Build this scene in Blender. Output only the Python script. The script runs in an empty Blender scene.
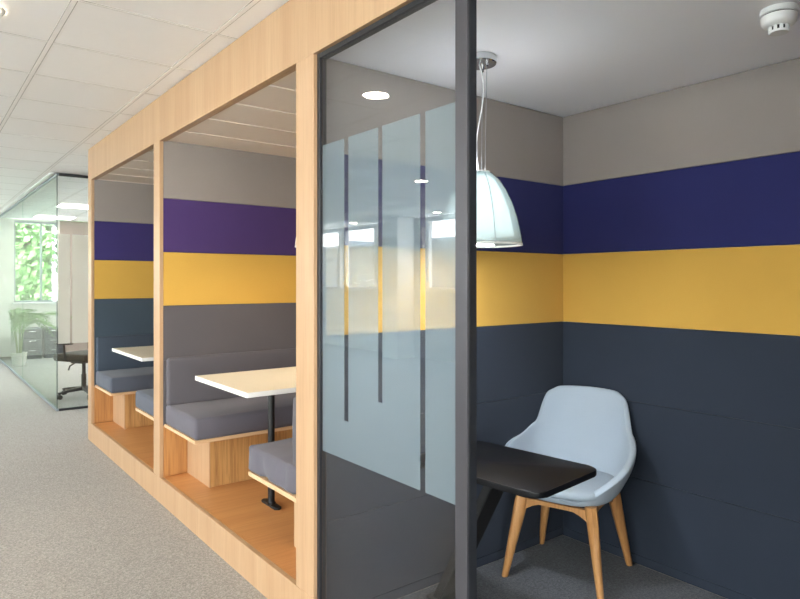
import bpy, bmesh, math, random
from mathutils import Vector, Matrix, noise

random.seed(7)
S = bpy.context.scene
COL = S.collection
PI = math.pi

# ------------------------------------------------------------------ helpers
def lin(h):
    h = h.lstrip('#')
    out = []
    for i in (0, 2, 4):
        c = int(h[i:i + 2], 16) / 255
        out.append(c / 12.92 if c <= .04045 else ((c + .055) / 1.055) ** 2.4)
    return (*out, 1)


def tag(o, label=None, cat=None, group=None, kind=None):
    if label: o['label'] = label
    if cat: o['category'] = cat
    if group: o['group'] = group
    if kind: o['kind'] = kind
    return o


def thing(name, label, cat, loc=(0, 0, 0), rz=0, group=None):
    o = bpy.data.objects.new(name, None)
    o.empty_display_size = .1
    COL.objects.link(o)
    o.location = loc
    o.rotation_euler = (0, 0, rz)
    return tag(o, label, cat, group)


def obj(name, bm, mat, parent=None, smooth=False, kind=None):
    me = bpy.data.meshes.new(name)
    bmesh.ops.recalc_face_normals(bm, faces=bm.faces[:])
    bm.to_mesh(me)
    bm.free()
    if mat: me.materials.append(mat)
    if smooth:
        for p in me.polygons: p.use_smooth = True
    o = bpy.data.objects.new(name, me)
    COL.objects.link(o)
    if parent: o.parent = parent
    if kind: o['kind'] = kind
    return o


def shade_auto(o, ang=35):
    """smooth faces, keep edges sharper than ang hard"""
    me = o.data
    bm = bmesh.new()
    bm.from_mesh(me)
    for e in bm.edges:
        e.smooth = not (len(e.link_faces) == 2 and e.calc_face_angle(0) > math.radians(ang))
    for f in bm.faces: f.smooth = True
    bm.to_mesh(me)
    bm.free()
    return o


def add_box(bm, x0, x1, y0, y1, z0, z1, bev=0, mat=None, seg=1):
    vs = [bm.verts.new((x, y, z)) for z in (z0, z1) for y in (y0, y1) for x in (x0, x1)]
    fs = [bm.faces.new([vs[i] for i in q]) for q in
          ((0, 2, 3, 1), (4, 5, 7, 6), (0, 1, 5, 4), (2, 6, 7, 3), (0, 4, 6, 2), (1, 3, 7, 5))]
    if bev:
        es = list({e for f in fs for e in f.edges})
        r = bmesh.ops.bevel(bm, geom=es, offset=bev, segments=seg, profile=.5, affect='EDGES', clamp_overlap=True)
        vs = list({v for f in r['faces'] for v in f.verts} | {v for v in vs if v.is_valid})
    if mat is not None:
        bmesh.ops.transform(bm, matrix=mat, verts=vs)
    return vs


def box(name, x0, x1, y0, y1, z0, z1, m, parent=None, bev=0, kind=None, seg=1):
    bm = bmesh.new()
    add_box(bm, x0, x1, y0, y1, z0, z1, bev, seg=seg)
    return obj(name, bm, m, parent, kind=kind)


def add_lathe(bm, prof, n=32, c=(0, 0, 0), mat=None):
    rings = []
    new = []
    for r, z in prof:
        if r < 1e-6:
            v = bm.verts.new((c[0], c[1], c[2] + z))
            rings.append([v]); new.append(v)
        else:
            ring = [bm.verts.new((c[0] + r * math.cos(2 * PI * i / n), c[1] + r * math.sin(2 * PI * i / n), c[2] + z)) for i in range(n)]
            rings.append(ring); new += ring
    for a, b in zip(rings, rings[1:]):
        if len(a) == 1 and len(b) == 1: continue
        for i in range(n):
            j = (i + 1) % n
            if len(a) == 1: bm.faces.new((a[0], b[i], b[j]))
            elif len(b) == 1: bm.faces.new((a[i], a[j], b[0]))
            else: bm.faces.new((a[i], a[j], b[j], b[i]))
    if mat is not None: bmesh.ops.transform(bm, matrix=mat, verts=new)
    return new


def add_tube(bm, pts, r, n=10, caps=True):
    pts = [Vector(p) for p in pts]
    rr = r if isinstance(r, (list, tuple)) else [r] * len(pts)
    rings = []
    up = Vector((0, 0, 1))
    for i, p in enumerate(pts):
        d = (pts[min(i + 1, len(pts) - 1)] - pts[max(i - 1, 0)]).normalized()
        a = up.cross(d)
        if a.length < .05: a = Vector((1, 0, 0)).cross(d)
        a.normalize()
        b = d.cross(a)
        rings.append([bm.verts.new(p + (a * math.cos(2 * PI * k / n) + b * math.sin(2 * PI * k / n)) * rr[i]) for k in range(n)])
    for a, b in zip(rings, rings[1:]):
        for k in range(n):
            bm.faces.new((a[k], a[(k + 1) % n], b[(k + 1) % n], b[k]))
    if caps:
        bm.faces.new(rings[0][::-1]); bm.faces.new(rings[-1])


def add_prism(bm, poly, z0, z1, bev=0, seg=2, mat=None):
    b = [bm.verts.new((x, y, z0)) for x, y in poly]
    t = [bm.verts.new((x, y, z1)) for x, y in poly]
    n = len(poly)
    fs = [bm.faces.new(b[::-1]), bm.faces.new(t)]
    for i in range(n):
        fs.append(bm.faces.new((b[i], b[(i + 1) % n], t[(i + 1) % n], t[i])))
    vs = b + t
    if bev:
        es = list(fs[0].edges) + list(fs[1].edges)
        r = bmesh.ops.bevel(bm, geom=es, offset=bev, segments=seg, profile=.5, affect='EDGES')
        vs = list({v for f in r['faces'] for v in f.verts} | {v for v in vs if v.is_valid})
    if mat is not None: bmesh.ops.transform(bm, matrix=mat, verts=vs)


def rrect(w, d, r, n=6):
    out = []
    for cx, cy, a0 in ((w / 2 - r, d / 2 - r, 0), (-w / 2 + r, d / 2 - r, 90), (-w / 2 + r, -d / 2 + r, 180), (w / 2 - r, -d / 2 + r, 270)):
        for k in range(n + 1):
            a = math.radians(a0 + 90 * k / n)
            out.append((cx + r * math.cos(a), cy + r * math.sin(a)))
    return out


def soft_box(x0, x1, y0, y1, z0, z1, r, puff=(0, 0, 0), wr=0, wr_fn=None, nmid=9):
    """upholstered block: rounded edges, slight swell and wrinkles"""
    def coords(a, b):
        e = [0, .12 * r, .35 * r, .65 * r, r]
        L = b - a
        mid = [r + (L - 2 * r) * k / (nmid + 1) for k in range(1, nmid + 1)]
        return [a + v for v in e + mid] + [b - v for v in reversed(e)]
    X, Y, Z = coords(x0, x1), coords(y0, y1), coords(z0, z1)
    bm = bmesh.new()
    cache = {}
    cen = Vector(((x0 + x1) / 2, (y0 + y1) / 2, (z0 + z1) / 2))
    half = Vector(((x1 - x0) / 2, (y1 - y0) / 2, (z1 - z0) / 2))

    def vert(x, y, z):
        k = (round(x, 6), round(y, 6), round(z, 6))
        if k in cache: return cache[k]
        p = Vector((x, y, z))
        q = Vector((min(max(x, x0 + r), x1 - r), min(max(y, y0 + r), y1 - r), min(max(z, z0 + r), z1 - r)))
        d = p - q
        n = d.normalized() if d.length > 1e-9 else Vector((0, 0, 1))
        p2 = q + n * r
        l = (p - cen)
        u = [max(0, 1 - (l[i] / half[i]) ** 2) for i in range(3)]
        p2.x += n.x * puff[0] * u[1] * u[2]
        p2.y += n.y * puff[1] * u[0] * u[2]
        p2.z += n.z * puff[2] * u[0] * u[1]
        if wr:
            p2 += n * wr * noise.noise(p * 9)
        if wr_fn:
            p2 += n * wr_fn(p)
        cache[k] = bm.verts.new(p2)
        return cache[k]

    def sheet(A, B, fn):
        for i in range(len(A) - 1):
            for j in range(len(B) - 1):
                bm.faces.new([vert(*fn(a, b)) for a, b in ((A[i], B[j]), (A[i + 1], B[j]), (A[i + 1], B[j + 1]), (A[i], B[j + 1]))])
    for z in (z0, z1): sheet(X, Y, lambda a, b: (a, b, z))
    for y in (y0, y1): sheet(X, Z, lambda a, b: (a, y, b))
    for x in (x0, x1): sheet(Y, Z, lambda a, b: (x, a, b))
    return bm


# ------------------------------------------------------------------ materials
def new_mat(name):
    m = bpy.data.materials.new(name)
    m.use_nodes = True
    nt = m.node_tree
    nt.nodes.clear()
    return m, nt.nodes, nt.links


def simple(name, col, rough=.6, metal=0, spec=.5, bump=0, bscale=200, var=0):
    m, N, L = new_mat(name)
    o = N.new('ShaderNodeOutputMaterial')
    b = N.new('ShaderNodeBsdfPrincipled')
    b.inputs['Base Color'].default_value = lin(col)
    b.inputs['Roughness'].default_value = rough
    b.inputs['Metallic'].default_value = metal
    b.inputs['Specular IOR Level'].default_value = spec
    L.new(b.outputs[0], o.inputs[0])
    tc = N.new('ShaderNodeTexCoord')
    if var:
        n = N.new('ShaderNodeTexNoise'); n.inputs['Scale'].default_value = bscale * .1; n.inputs['Detail'].default_value = 4
        L.new(tc.outputs['Object'], n.inputs['Vector'])
        mx = N.new('ShaderNodeMix'); mx.data_type = 'RGBA'
        c = lin(col)
        mx.inputs['A'].default_value = (*[v * (1 - var) for v in c[:3]], 1)
        mx.inputs['B'].default_value = (*[min(1, v * (1 + var)) for v in c[:3]], 1)
        L.new(n.outputs['Fac'], mx.inputs['Factor'])
        L.new(mx.outputs['Result'], b.inputs['Base Color'])
    if bump:
        n2 = N.new('ShaderNodeTexNoise'); n2.inputs['Scale'].default_value = bscale; n2.inputs['Detail'].default_value = 3
        L.new(tc.outputs['Object'], n2.inputs['Vector'])
        bp = N.new('ShaderNodeBump'); bp.inputs['Strength'].default_value = bump; bp.inputs['Distance'].default_value = .002
        L.new(n2.outputs['Fac'], bp.inputs['Height'])
        L.new(bp.outputs[0], b.inputs['Normal'])
    return m


def fabric(name, col, var=.08, sheen=.1):
    m, N, L = new_mat(name)
    o = N.new('ShaderNodeOutputMaterial')
    b = N.new('ShaderNodeBsdfPrincipled')
    b.inputs['Roughness'].default_value = .9
    b.inputs['Specular IOR Level'].default_value = .2
    b.inputs['Sheen Weight'].default_value = sheen
    b.inputs['Sheen Roughness'].default_value = .5
    L.new(b.outputs[0], o.inputs[0])
    tc = N.new('ShaderNodeTexCoord')
    n = N.new('ShaderNodeTexNoise'); n.inputs['Scale'].default_value = 420; n.inputs['Detail'].default_value = 2
    n3 = N.new('ShaderNodeTexNoise'); n3.inputs['Scale'].default_value = 4; n3.inputs['Detail'].default_value = 3
    L.new(tc.outputs['Object'], n.inputs['Vector']); L.new(tc.outputs['Object'], n3.inputs['Vector'])
    ad = N.new('ShaderNodeMath'); ad.operation = 'MULTIPLY_ADD'
    ad.inputs[1].default_value = .35
    L.new(n3.outputs['Fac'], ad.inputs[0]); 
    ml = N.new('ShaderNodeMath'); ml.operation = 'MULTIPLY'; ml.inputs[1].default_value = .65
    L.new(n.outputs['Fac'], ml.inputs[0]); L.new(ml.outputs[0], ad.inputs[2])
    mx = N.new('ShaderNodeMix'); mx.data_type = 'RGBA'
    c = [v * .86 for v in lin(col)]
    mx.inputs['A'].default_value = (*[v * (1 - var * 2) for v in c[:3]], 1)
    mx.inputs['B'].default_value = (*[min(1, v * (1 + var * 2)) for v in c[:3]], 1)
    L.new(ad.outputs[0], mx.inputs['Factor']); L.new(mx.outputs['Result'], b.inputs['Base Color'])
    bp = N.new('ShaderNodeBump'); bp.inputs['Strength'].default_value = .25; bp.inputs['Distance'].default_value = .001
    L.new(n.outputs['Fac'], bp.inputs['Height']); L.new(bp.outputs[0], b.inputs['Normal'])
    return m


def wood(name, c0, c1, c2, axis='z', rough=.45, band=9, grain=.5, contrast=.5):
    """veneer: streaks run along `axis`, in bands of slightly different tone"""
    m, N, L = new_mat(name)
    o = N.new('ShaderNodeOutputMaterial')
    b = N.new('ShaderNodeBsdfPrincipled')
    b.inputs['Roughness'].default_value = rough
    L.new(b.outputs[0], o.inputs[0])
    tc = N.new('ShaderNodeTexCoord')

    def mp(s_long, s_cross):
        mpn = N.new('ShaderNodeMapping')
        sc = [s_cross] * 3
        sc['xyz'.index(axis)] = s_long
        mpn.inputs['Scale'].default_value = sc
        L.new(tc.outputs['Object'], mpn.inputs['Vector'])
        return mpn
    n1 = N.new('ShaderNodeTexNoise'); n1.inputs['Scale'].default_value = 1; n1.inputs['Detail'].default_value = 2
    L.new(mp(.25, band).outputs[0], n1.inputs['Vector'])
    n2 = N.new('ShaderNodeTexNoise'); n2.inputs['Scale'].default_value = 1; n2.inputs['Detail'].default_value = 6; n2.inputs['Distortion'].default_value = .6
    L.new(mp(3.5, 90).outputs[0], n2.inputs['Vector'])
    r1 = N.new('ShaderNodeValToRGB')
    r1.color_ramp.elements[0].position = .5 - contrast * .4; r1.color_ramp.elements[0].color = lin(c0)
    r1.color_ramp.elements[1].position = .5 + contrast * .4; r1.color_ramp.elements[1].color = lin(c1)
    L.new(n1.outputs['Fac'], r1.inputs['Fac'])
    r2 = N.new('ShaderNodeValToRGB')
    r2.color_ramp.elements[0].position = .45; r2.color_ramp.elements[0].color = (0, 0, 0, 1)
    r2.color_ramp.elements[1].position = .75; r2.color_ramp.elements[1].color = (grain, grain, grain, 1)
    L.new(n2.outputs['Fac'], r2.inputs['Fac'])
    mx = N.new('ShaderNodeMix'); mx.data_type = 'RGBA'
    mx.inputs['B'].default_value = lin(c2)
    L.new(r2.outputs[0], mx.inputs['Factor']); L.new(r1.outputs[0], mx.inputs['A'])
    L.new(mx.outputs['Result'], b.inputs['Base Color'])
    bp = N.new('ShaderNodeBump'); bp.inputs['Strength'].default_value = .08; bp.inputs['Distance'].default_value = .001
    L.new(n2.outputs['Fac'], bp.inputs['Height']); L.new(bp.outputs[0], b.inputs['Normal'])
    return m


def dim(c, k=.84):
    return (c[0] * k, c[1] * k, c[2] * k, 1)


def carpet_mat(name, cols):
    m, N, L = new_mat(name)
    o = N.new('ShaderNodeOutputMaterial')
    b = N.new('ShaderNodeBsdfPrincipled')
    b.inputs['Roughness'].default_value = .95
    b.inputs['Specular IOR Level'].default_value = .15
    b.inputs['Sheen Weight'].default_value = .2
    L.new(b.outputs[0], o.inputs[0])
    tc = N.new('ShaderNodeTexCoord')
    v = N.new('ShaderNodeTexVoronoi'); v.inputs['Scale'].default_value = 170
    L.new(tc.outputs['Object'], v.inputs['Vector'])
    n = N.new('ShaderNodeTexNoise'); n.inputs['Scale'].default_value = 80; n.inputs['Detail'].default_value = 4
    L.new(tc.outputs['Object'], n.inputs['Vector'])
    sp = N.new('ShaderNodeSeparateColor'); L.new(v.outputs['Color'], sp.inputs[0])
    mm = N.new('ShaderNodeMath'); mm.operation = 'ADD'
    L.new(sp.outputs[0], mm.inputs[0]); L.new(n.outputs['Fac'], mm.inputs[1])
    hf = N.new('ShaderNodeMath'); hf.operation = 'MULTIPLY'; hf.inputs[1].default_value = .5
    L.new(mm.outputs[0], hf.inputs[0])
    r = N.new('ShaderNodeValToRGB')
    r.color_ramp.elements[0].position = .22; r.color_ramp.elements[0].color = dim(lin(cols[0]))
    r.color_ramp.elements[1].position = .8; r.color_ramp.elements[1].color = dim(lin(cols[2]))
    e = r.color_ramp.elements.new(.5); e.color = dim(lin(cols[1]))
    L.new(hf.outputs[0], r.inputs['Fac']); L.new(r.outputs[0], b.inputs['Base Color'])
    bp = N.new('ShaderNodeBump'); bp.inputs['Strength'].default_value = .4; bp.inputs['Distance'].default_value = .004
    L.new(v.outputs['Distance'], bp.inputs['Height']); L.new(bp.outputs[0], b.inputs['Normal'])
    return m


def glass_mat(name, tint='#f4fbf8', ior=1.5, gain=1.0):
    m, N, L = new_mat(name)
    o = N.new('ShaderNodeOutputMaterial')
    t = N.new('ShaderNodeBsdfTransparent'); t.inputs[0].default_value = lin(tint)
    g = N.new('ShaderNodeBsdfGlossy'); g.inputs['Roughness'].default_value = 0.0
    fr = N.new('ShaderNodeFresnel')
    # a thin sheet mirrors alike at its front and its back face
    ge = N.new('ShaderNodeNewGeometry')
    mi = N.new('ShaderNodeMix'); mi.data_type = 'FLOAT'
    mi.inputs['A'].default_value = ior; mi.inputs['B'].default_value = 1 / ior
    L.new(ge.outputs['Backfacing'], mi.inputs['Factor']); L.new(mi.outputs['Result'], fr.inputs['IOR'])
    mx = N.new('ShaderNodeMixShader')
    if gain != 1:
        k = N.new('ShaderNodeMath'); k.operation = 'MULTIPLY'; k.inputs[1].default_value = gain; k.use_clamp = True
        L.new(fr.outputs[0], k.inputs[0]); L.new(k.outputs[0], mx.inputs[0])
    else:
        L.new(fr.outputs[0], mx.inputs[0])
    L.new(t.outputs[0], mx.inputs[1]); L.new(g.outputs[0], mx.inputs[2])
    L.new(mx.outputs[0], o.inputs[0])
    return m


def film_mat(name, col='#dfe8ea', clear=.5, clear_tint='#ffffff'):
    m, N, L = new_mat(name)
    o = N.new('ShaderNodeOutputMaterial')
    t = N.new('ShaderNodeBsdfTransparent'); t.inputs[0].default_value = lin(clear_tint)
    d = N.new('ShaderNodeBsdfDiffuse'); d.inputs[0].default_value = lin(col)
    tr = N.new('ShaderNodeBsdfTranslucent'); tr.inputs[0].default_value = lin(col)
    a = N.new('ShaderNodeMixShader'); a.inputs[0].default_value = .45
    L.new(d.outputs[0], a.inputs[1]); L.new(tr.outputs[0], a.inputs[2])
    mx = N.new('ShaderNodeMixShader'); mx.inputs[0].default_value = clear
    L.new(a.outputs[0], mx.inputs[1]); L.new(t.outputs[0], mx.inputs[2])
    L.new(mx.outputs[0], o.inputs[0])
    return m


def emit_mat(name, col, s):
    m, N, L = new_mat(name)
    o = N.new('ShaderNodeOutputMaterial')
    e = N.new('ShaderNodeEmission'); e.inputs[0].default_value = lin(col); e.inputs[1].default_value = s
    L.new(e.outputs[0], o.inputs[0])
    return m


def shade_mat(name, col, clear, emit=0, ecol='#ffffff'):
    m, N, L = new_mat(name)
    o = N.new('ShaderNodeOutputMaterial')
    d = N.new('ShaderNodeBsdfDiffuse'); d.inputs[0].default_value = lin(col)
    tr = N.new('ShaderNodeBsdfTranslucent'); tr.inputs[0].default_value = lin(col)
    t = N.new('ShaderNodeBsdfTransparent'); t.inputs[0].default_value = lin(col)
    g = N.new('ShaderNodeBsdfGlossy'); g.inputs['Roughness'].default_value = .08
    a = N.new('ShaderNodeMixShader'); a.inputs[0].default_value = .6
    L.new(d.outputs[0], a.inputs[1]); L.new(tr.outputs[0], a.inputs[2])
    b = N.new('ShaderNodeMixShader'); b.inputs[0].default_value = clear
    L.new(a.outputs[0], b.inputs[1]); L.new(t.outputs[0], b.inputs[2])
    fr = N.new('ShaderNodeFresnel')
    ge = N.new('ShaderNodeNewGeometry')
    mi = N.new('ShaderNodeMix'); mi.data_type = 'FLOAT'
    mi.inputs['A'].default_value = 1.45; mi.inputs['B'].default_value = 1 / 1.45
    L.new(ge.outputs['Backfacing'], mi.inputs['Factor']); L.new(mi.outputs['Result'], fr.inputs['IOR'])
    c = N.new('ShaderNodeMixShader'); L.new(fr.outputs[0], c.inputs[0])
    L.new(b.outputs[0], c.inputs[1]); L.new(g.outputs[0], c.inputs[2])
    fin = c
    if emit:
        e = N.new('ShaderNodeEmission'); e.inputs[0].default_value = lin(ecol); e.inputs[1].default_value = emit
        ad = N.new('ShaderNodeAddShader'); L.new(c.outputs[0], ad.inputs[0]); L.new(e.outputs[0], ad.inputs[1])
        fin = ad
    L.new(fin.outputs[0], o.inputs[0])
    return m


M = {}
M['oak'] = wood('oak_veneer', '#b08c69', '#bc9a77', '#977857', 'z', .42, 9, .35, .5)
M['oak_h'] = wood('oak_edge', '#d0aa82', '#dcb891', '#b58a5e', 'x', .42, 9, .4, .5)
M['oak_base'] = wood('oak_bench_base', '#b5844f', '#c89a62', '#7d5229', 'z', .42, 14, .8, .6)
M['oak_wall'] = wood('oak_cladding', '#b17c47', '#bf8a52', '#86552b', 'z', .42, 8, .7, .5)
M['floor_wood'] = wood('platform_boards', '#c28650', '#ce945c', '#ac713d', 'x', .38, 7, .5, .6)
M['chair_oak'] = wood('chair_oak', '#bd8750', '#cd9860', '#9b673a', 'z', .4, 20, .5, .5)
M['carpet'] = carpet_mat('loop_carpet', ('#857e77', '#a0988f', '#b9b2a9'))
M['carpet_booth_shaded'] = carpet_mat('booth_carpet_shaded', ('#4c4e53', '#5e6166', '#71747a'))  # darker carpet, deepened further to stand in for the booth's shade
M['tile'] = simple('ceiling_tile', '#f8f6f4', .95, 0, .1, .3, 260, .01)
M['plank'] = simple('booth_ceiling_plank', '#e6d8ca', .9, 0, .1, .1, 200, .02)
M['tbar'] = simple('ceiling_grid_metal', '#f4f1ee', .85)
M['tbar_line'] = simple('ceiling_gap', '#aaa59f', .9)
M['plaster'] = simple('white_plaster', '#f6f6f9', .95, 0, .1, .1, 60, .01)
M['wall'] = simple('painted_wall', '#dcd9d2', .9, 0, .2, .1, 80, .01)
M['white_frame'] = simple('white_window_frame', '#e6e6e6', .4)
M['grey_frame'] = simple('grey_window_frame', '#8b939b', .4)
M['taupe'] = simple('taupe_panel', '#9c8f86', .8)
M['sill'] = simple('window_sill_white', '#e8e8e8', .4)
M['black_metal'] = simple('black_metal', '#1f2126', .4, .0, .5)
M['stile_front_lit'] = simple('stile_front_lit_metal', '#4e4d53', .38, .5, .5)  # grey that imitates window light on the front of the black stile
M['black_top'] = simple('black_tabletop', '#0d0e12', .42, 0, .25, .05, 500)
M['black_leg'] = simple('black_powdercoat', '#101113', .5)
M['laminate'] = simple('white_laminate', '#efe5cd', .3, 0, .5, 0, 200)  # white laminate, creamed with the wood tone it would reflect
M['laminate_edge'] = simple('white_edge_band', '#efede8', .35)
M['chrome'] = simple('chrome', '#cfd2d6', .15, 1)
M['white_plastic'] = simple('white_plastic', '#e9e9e7', .35)
M['dark_slot'] = simple('dark_slot', '#2b2b2e', .8)
M['cable'] = simple('white_cable', '#e3e3e3', .5)
M['steel_cable'] = simple('steel_cable', '#9ea2a6', .3, .8)
M['grey_panel'] = fabric('warm_grey_felt', '#9e948f')
M['navy'] = fabric('navy_felt', '#2e3168')
M['purple'] = fabric('purple_felt', '#4f3a70')
M['indigo'] = fabric('indigo_felt', '#40376f')
M['yellow'] = fabric('yellow_felt', '#dcae52', .06)
M['slate'] = fabric('slate_felt', '#333b48')
M['charcoal'] = fabric('charcoal_felt', '#625e62')
M['slate_far'] = fabric('slate_blue_felt', '#475460')
M['seat_grey'] = fabric('charcoal_seat_wool', '#65626b')
M['back_grey'] = fabric('charcoal_back_wool', '#605d63')
M['seat_blue'] = fabric('blue_grey_seat_wool', '#595e6a')
M['back_blue'] = fabric('blue_grey_back_wool', '#47515e')
M['core'] = simple('partition_core', '#2c2d31', .9)
M['chair_blue'] = fabric('pale_blue_wool', '#b9c7d4', .05, .1)
M['chair_blue2'] = fabric('pale_blue_seat_wool', '#b5c4d1', .05, .1)
M['glass'] = glass_mat('clear_glass', '#f7f8f9', 1.5, 1.0)
M['glass_green'] = glass_mat('meeting_room_glass', '#f3faf7', 1.45, .5)
M['win_glass'] = glass_mat('window_glass', '#fafcfc', 1.45)
M['film'] = film_mat('frosted_film', '#b6c8d0', .62)
M['film_far'] = film_mat('frosted_film_far', '#f4efe6', .3)
M['down'] = emit_mat('downlight_lens', '#fff1dc', 60)
M['panel_light'] = emit_mat('light_panel', '#fffaf0', 7)
M['trim'] = simple('white_trim', '#efefec', .4)
M['lamp_inner'] = shade_mat('lit_diffuser', '#ffffff', .05, .42, '#f6fbfa')
M['lamp_lens'] = emit_mat('pendant_lens', '#f4f8ff', 95)
M['lamp_warm'] = emit_mat('warm_pendant_lens', '#ffe6c8', 55)
M['lamp_uplight'] = emit_mat('pendant_added_uplight', '#f4f8ff', 22)  # unseen upward glow, added to brighten the booth ceiling
M['lamp_outer'] = shade_mat('frosted_lamp_glass', '#e4eeef', .62, .0)
M['lamp_grey'] = simple('grey_lamp_shade', '#b9b4ac', .4)
M['leaf'] = simple('palm_leaf', '#6b9448', .5, 0, .4, 0, 100, .25)
M['stem'] = simple('palm_stem', '#7d8a52', .6)
M['pot'] = simple('plant_pot', '#c9c4bb', .6)
M['cab'] = simple('dark_cabinet', '#3c4148', .5)
M['cab_side'] = simple('cabinet_carcass', '#4a4f56', .5)
M['office_black'] = simple('office_black_plastic', '#2c2724', .5)
M['office_fabric'] = fabric('office_chair_fabric', '#4b443c')
M['tree'] = simple('tree_leaf', '#74995a', .6, 0, .3, 0, 30, .3)
M['bark'] = simple('tree_bark', '#5c4a3a', .9, 0, .2, .5, 40, .3)
M['ground_bounce'] = simple('outdoor_ground', '#dad9d2', .95, 0, .1, 0, 10, .1)  # ground outside, paled to bounce more light onto the ceiling
M['brick'] = simple('pale_brick', '#6f6b62', .9, 0, .2, .2, 40, .1)
M['roof'] = simple('grey_roof', '#7f8387', .8)
M['dark_glass'] = simple('dark_window', '#3e474f', .15)

# ------------------------------------------------------------------ dimensions (facade plane x = 0, aisle x < 0, booths x > 0)
H_CEIL = 2.661
H_HEAD = 2.371
H_PLAT = .164
XB = 1.655          # face of the back wall inside the booths
Y_NEAR = 2.2825     # face of the partition in the open booth
Y_MID = 4.234
Y_FAR = 6.215
X_WIN = -6.3
Y_END = 14.2
Y_BACK = -5.0
X_RIGHT = 4.6

# ------------------------------------------------------------------ room shell
fl = box('floor', X_WIN, X_RIGHT, Y_BACK, Y_END, -.12, 0, M['carpet'], kind='structure')

# ceiling: slab with lay-in tiles, bars of the grid as a child
ceil = box('ceiling', X_WIN, X_RIGHT, Y_BACK, Y_END, H_CEIL + .004, H_CEIL + .16, M['tile'], kind='structure')
bm = bmesh.new()
gx0, gs, gy0, gsy = -.105, .622, 3.627, .6165
k = -11
while gx0 + k * gs < X_RIGHT:
    x = gx0 + k * gs
    if x > X_WIN: add_box(bm, x - .0105, x + .0105, Y_BACK, Y_END, H_CEIL + .0022, H_CEIL + .0045)
    k += 1
k = -15
while gy0 + k * gsy < Y_END:
    y = gy0 + k * gsy
    if y > Y_BACK: add_box(bm, X_WIN, X_RIGHT, y - .007, y + .007, H_CEIL + .0026, H_CEIL + .0046)
    k += 1
obj('ceiling_grid', bm, M['tbar'], ceil)
bm = bmesh.new()
k = -11
while gx0 + k * gs < X_RIGHT:
    x = gx0 + k * gs
    for s in (-1, 1):
        if x > X_WIN + .02: add_box(bm, x + s * .0122 - .0016, x + s * .0122 + .0016, Y_BACK, Y_END, H_CEIL + .003, H_CEIL + .005)
    k += 1
k = -15
while gy0 + k * gsy < Y_END:
    y = gy0 + k * gsy
    for s in (-1, 1):
        if y > Y_BACK + .02: add_box(bm, X_WIN, X_RIGHT, y + s * .0085 - .0014, y + s * .0085 + .0014, H_CEIL + .0031, H_CEIL + .0051)
    k += 1
obj('tile_joint', bm, M['tbar_line'], ceil)



def wall_with_holes(name, fixed, along, holes, m, thick, axis):
    """axis 'x': wall plane at x=fixed running along y; axis 'y': at y=fixed running along x"""
    bm = bmesh.new()
    a0, a1 = along
    def b(u0, u1, z0, z1):
        if u1 - u0 < 1e-4 or z1 - z0 < 1e-4: return
        if axis == 'x': add_box(bm, min(fixed, fixed + thick), max(fixed, fixed + thick), u0, u1, z0, z1)
        else: add_box(bm, u0, u1, min(fixed, fixed + thick), max(fixed, fixed + thick), z0, z1)
    cur = a0
    for (u0, u1, z0, z1) in sorted(holes):
        b(cur, u0, 0, H_CEIL)
        b(u0, u1, 0, z0); b(u0, u1, z1, H_CEIL)
        cur = u1
    b(cur, a1, 0, H_CEIL)
    return obj(name, bm, m, kind='structure')


WINS = [(12.15, 13.4), (10.76, 12.08), (6.95, 9.19), (4.1, 6.4), (1.2, 3.5), (-1.7, .6), (-4.6, -2.3)]
Z_SILL, Z_LINT = 1.285, 2.63
def sill_of(a): return Z_SILL if a > 6.5 else .8      # unseen nearer windows, sills lowered to let in more light
BACK_FILL_WINS = [(-5.9, -3.4), (-3.0, -.5)]  # unseen back windows, added to light aisle and booths from behind
wall_with_holes('wall_left', X_WIN, (Y_BACK, Y_END), [(a, b, sill_of(a), Z_LINT) for a, b in WINS], M['wall'], -.25, 'x')
wall_with_holes('wall_back', Y_BACK, (X_WIN, X_RIGHT), [(a, b, .35, Z_LINT) for a, b in BACK_FILL_WINS], M['wall'], -.25, 'y')
nwin = 0


def window(axis, fixed, u0, u1, z0, z1, mull, mat, depth=.06, sill=True, out=-1, trans=None):
    """frame ring + mullions + pane, set back in the opening"""
    global nwin
    nwin += 1
    root = thing('window_%d' % nwin, None, None)
    root['kind'] = 'structure'
    c = fixed + out * .14
    bm = bmesh.new()
    f = .05 if mat is M['white_frame'] else .035
    def b(a0, a1, z_0, z_1, d=depth):
        if axis == 'x': add_box(bm, c - d / 2, c + d / 2, a0, a1, z_0, z_1, .004)
        else: add_box(bm, a0, a1, c - d / 2, c + d / 2, z_0, z_1, .004)
    b(u0, u0 + f, z0, z1); b(u1 - f, u1, z0, z1); b(u0 + f, u1 - f, z0, z0 + f); b(u0 + f, u1 - f, z1 - f, z1)
    for q in mull: b(q - f / 2, q + f / 2, z0 + f, z1 - f)
    if trans: b(u0 + f, u1 - f, trans - .02, trans + .02)
    obj('window_frame', bm, mat, root)
    if axis == 'x': box('pane', c - .004, c + .004, u0 + f * .8, u1 - f * .8, z0 + f * .8, z1 - f * .8, M['win_glass'], root)
    else: box('pane', u0 + f * .8, u1 - f * .8, c - .004, c + .004, z0 + f * .8, z1 - f * .8, M['win_glass'], root)
    if sill:
        if axis == 'x': box('window_sill', min(c, fixed - out * .09), max(c, fixed - out * .09), u0 - .04, u1 + .04, z0 - .03, z0, M['sill'], root, .004)
        else: box('window_sill', u0 - .04, u1 + .04, min(c, fixed - out * .09), max(c, fixed - out * .09), z0 - .03, z0, M['sill'], root, .004)
    return root


for a, b in WINS:
    mull = [a + (b - a) * .55] if b - a > 1.6 else []
    window('x', X_WIN, a, b, sill_of(a), Z_LINT, mull, M['white_frame'])
for a, b in BACK_FILL_WINS:
    window('y', Y_BACK, a, b, .35, Z_LINT, [(a + b) / 2], M['white_frame'])

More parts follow.
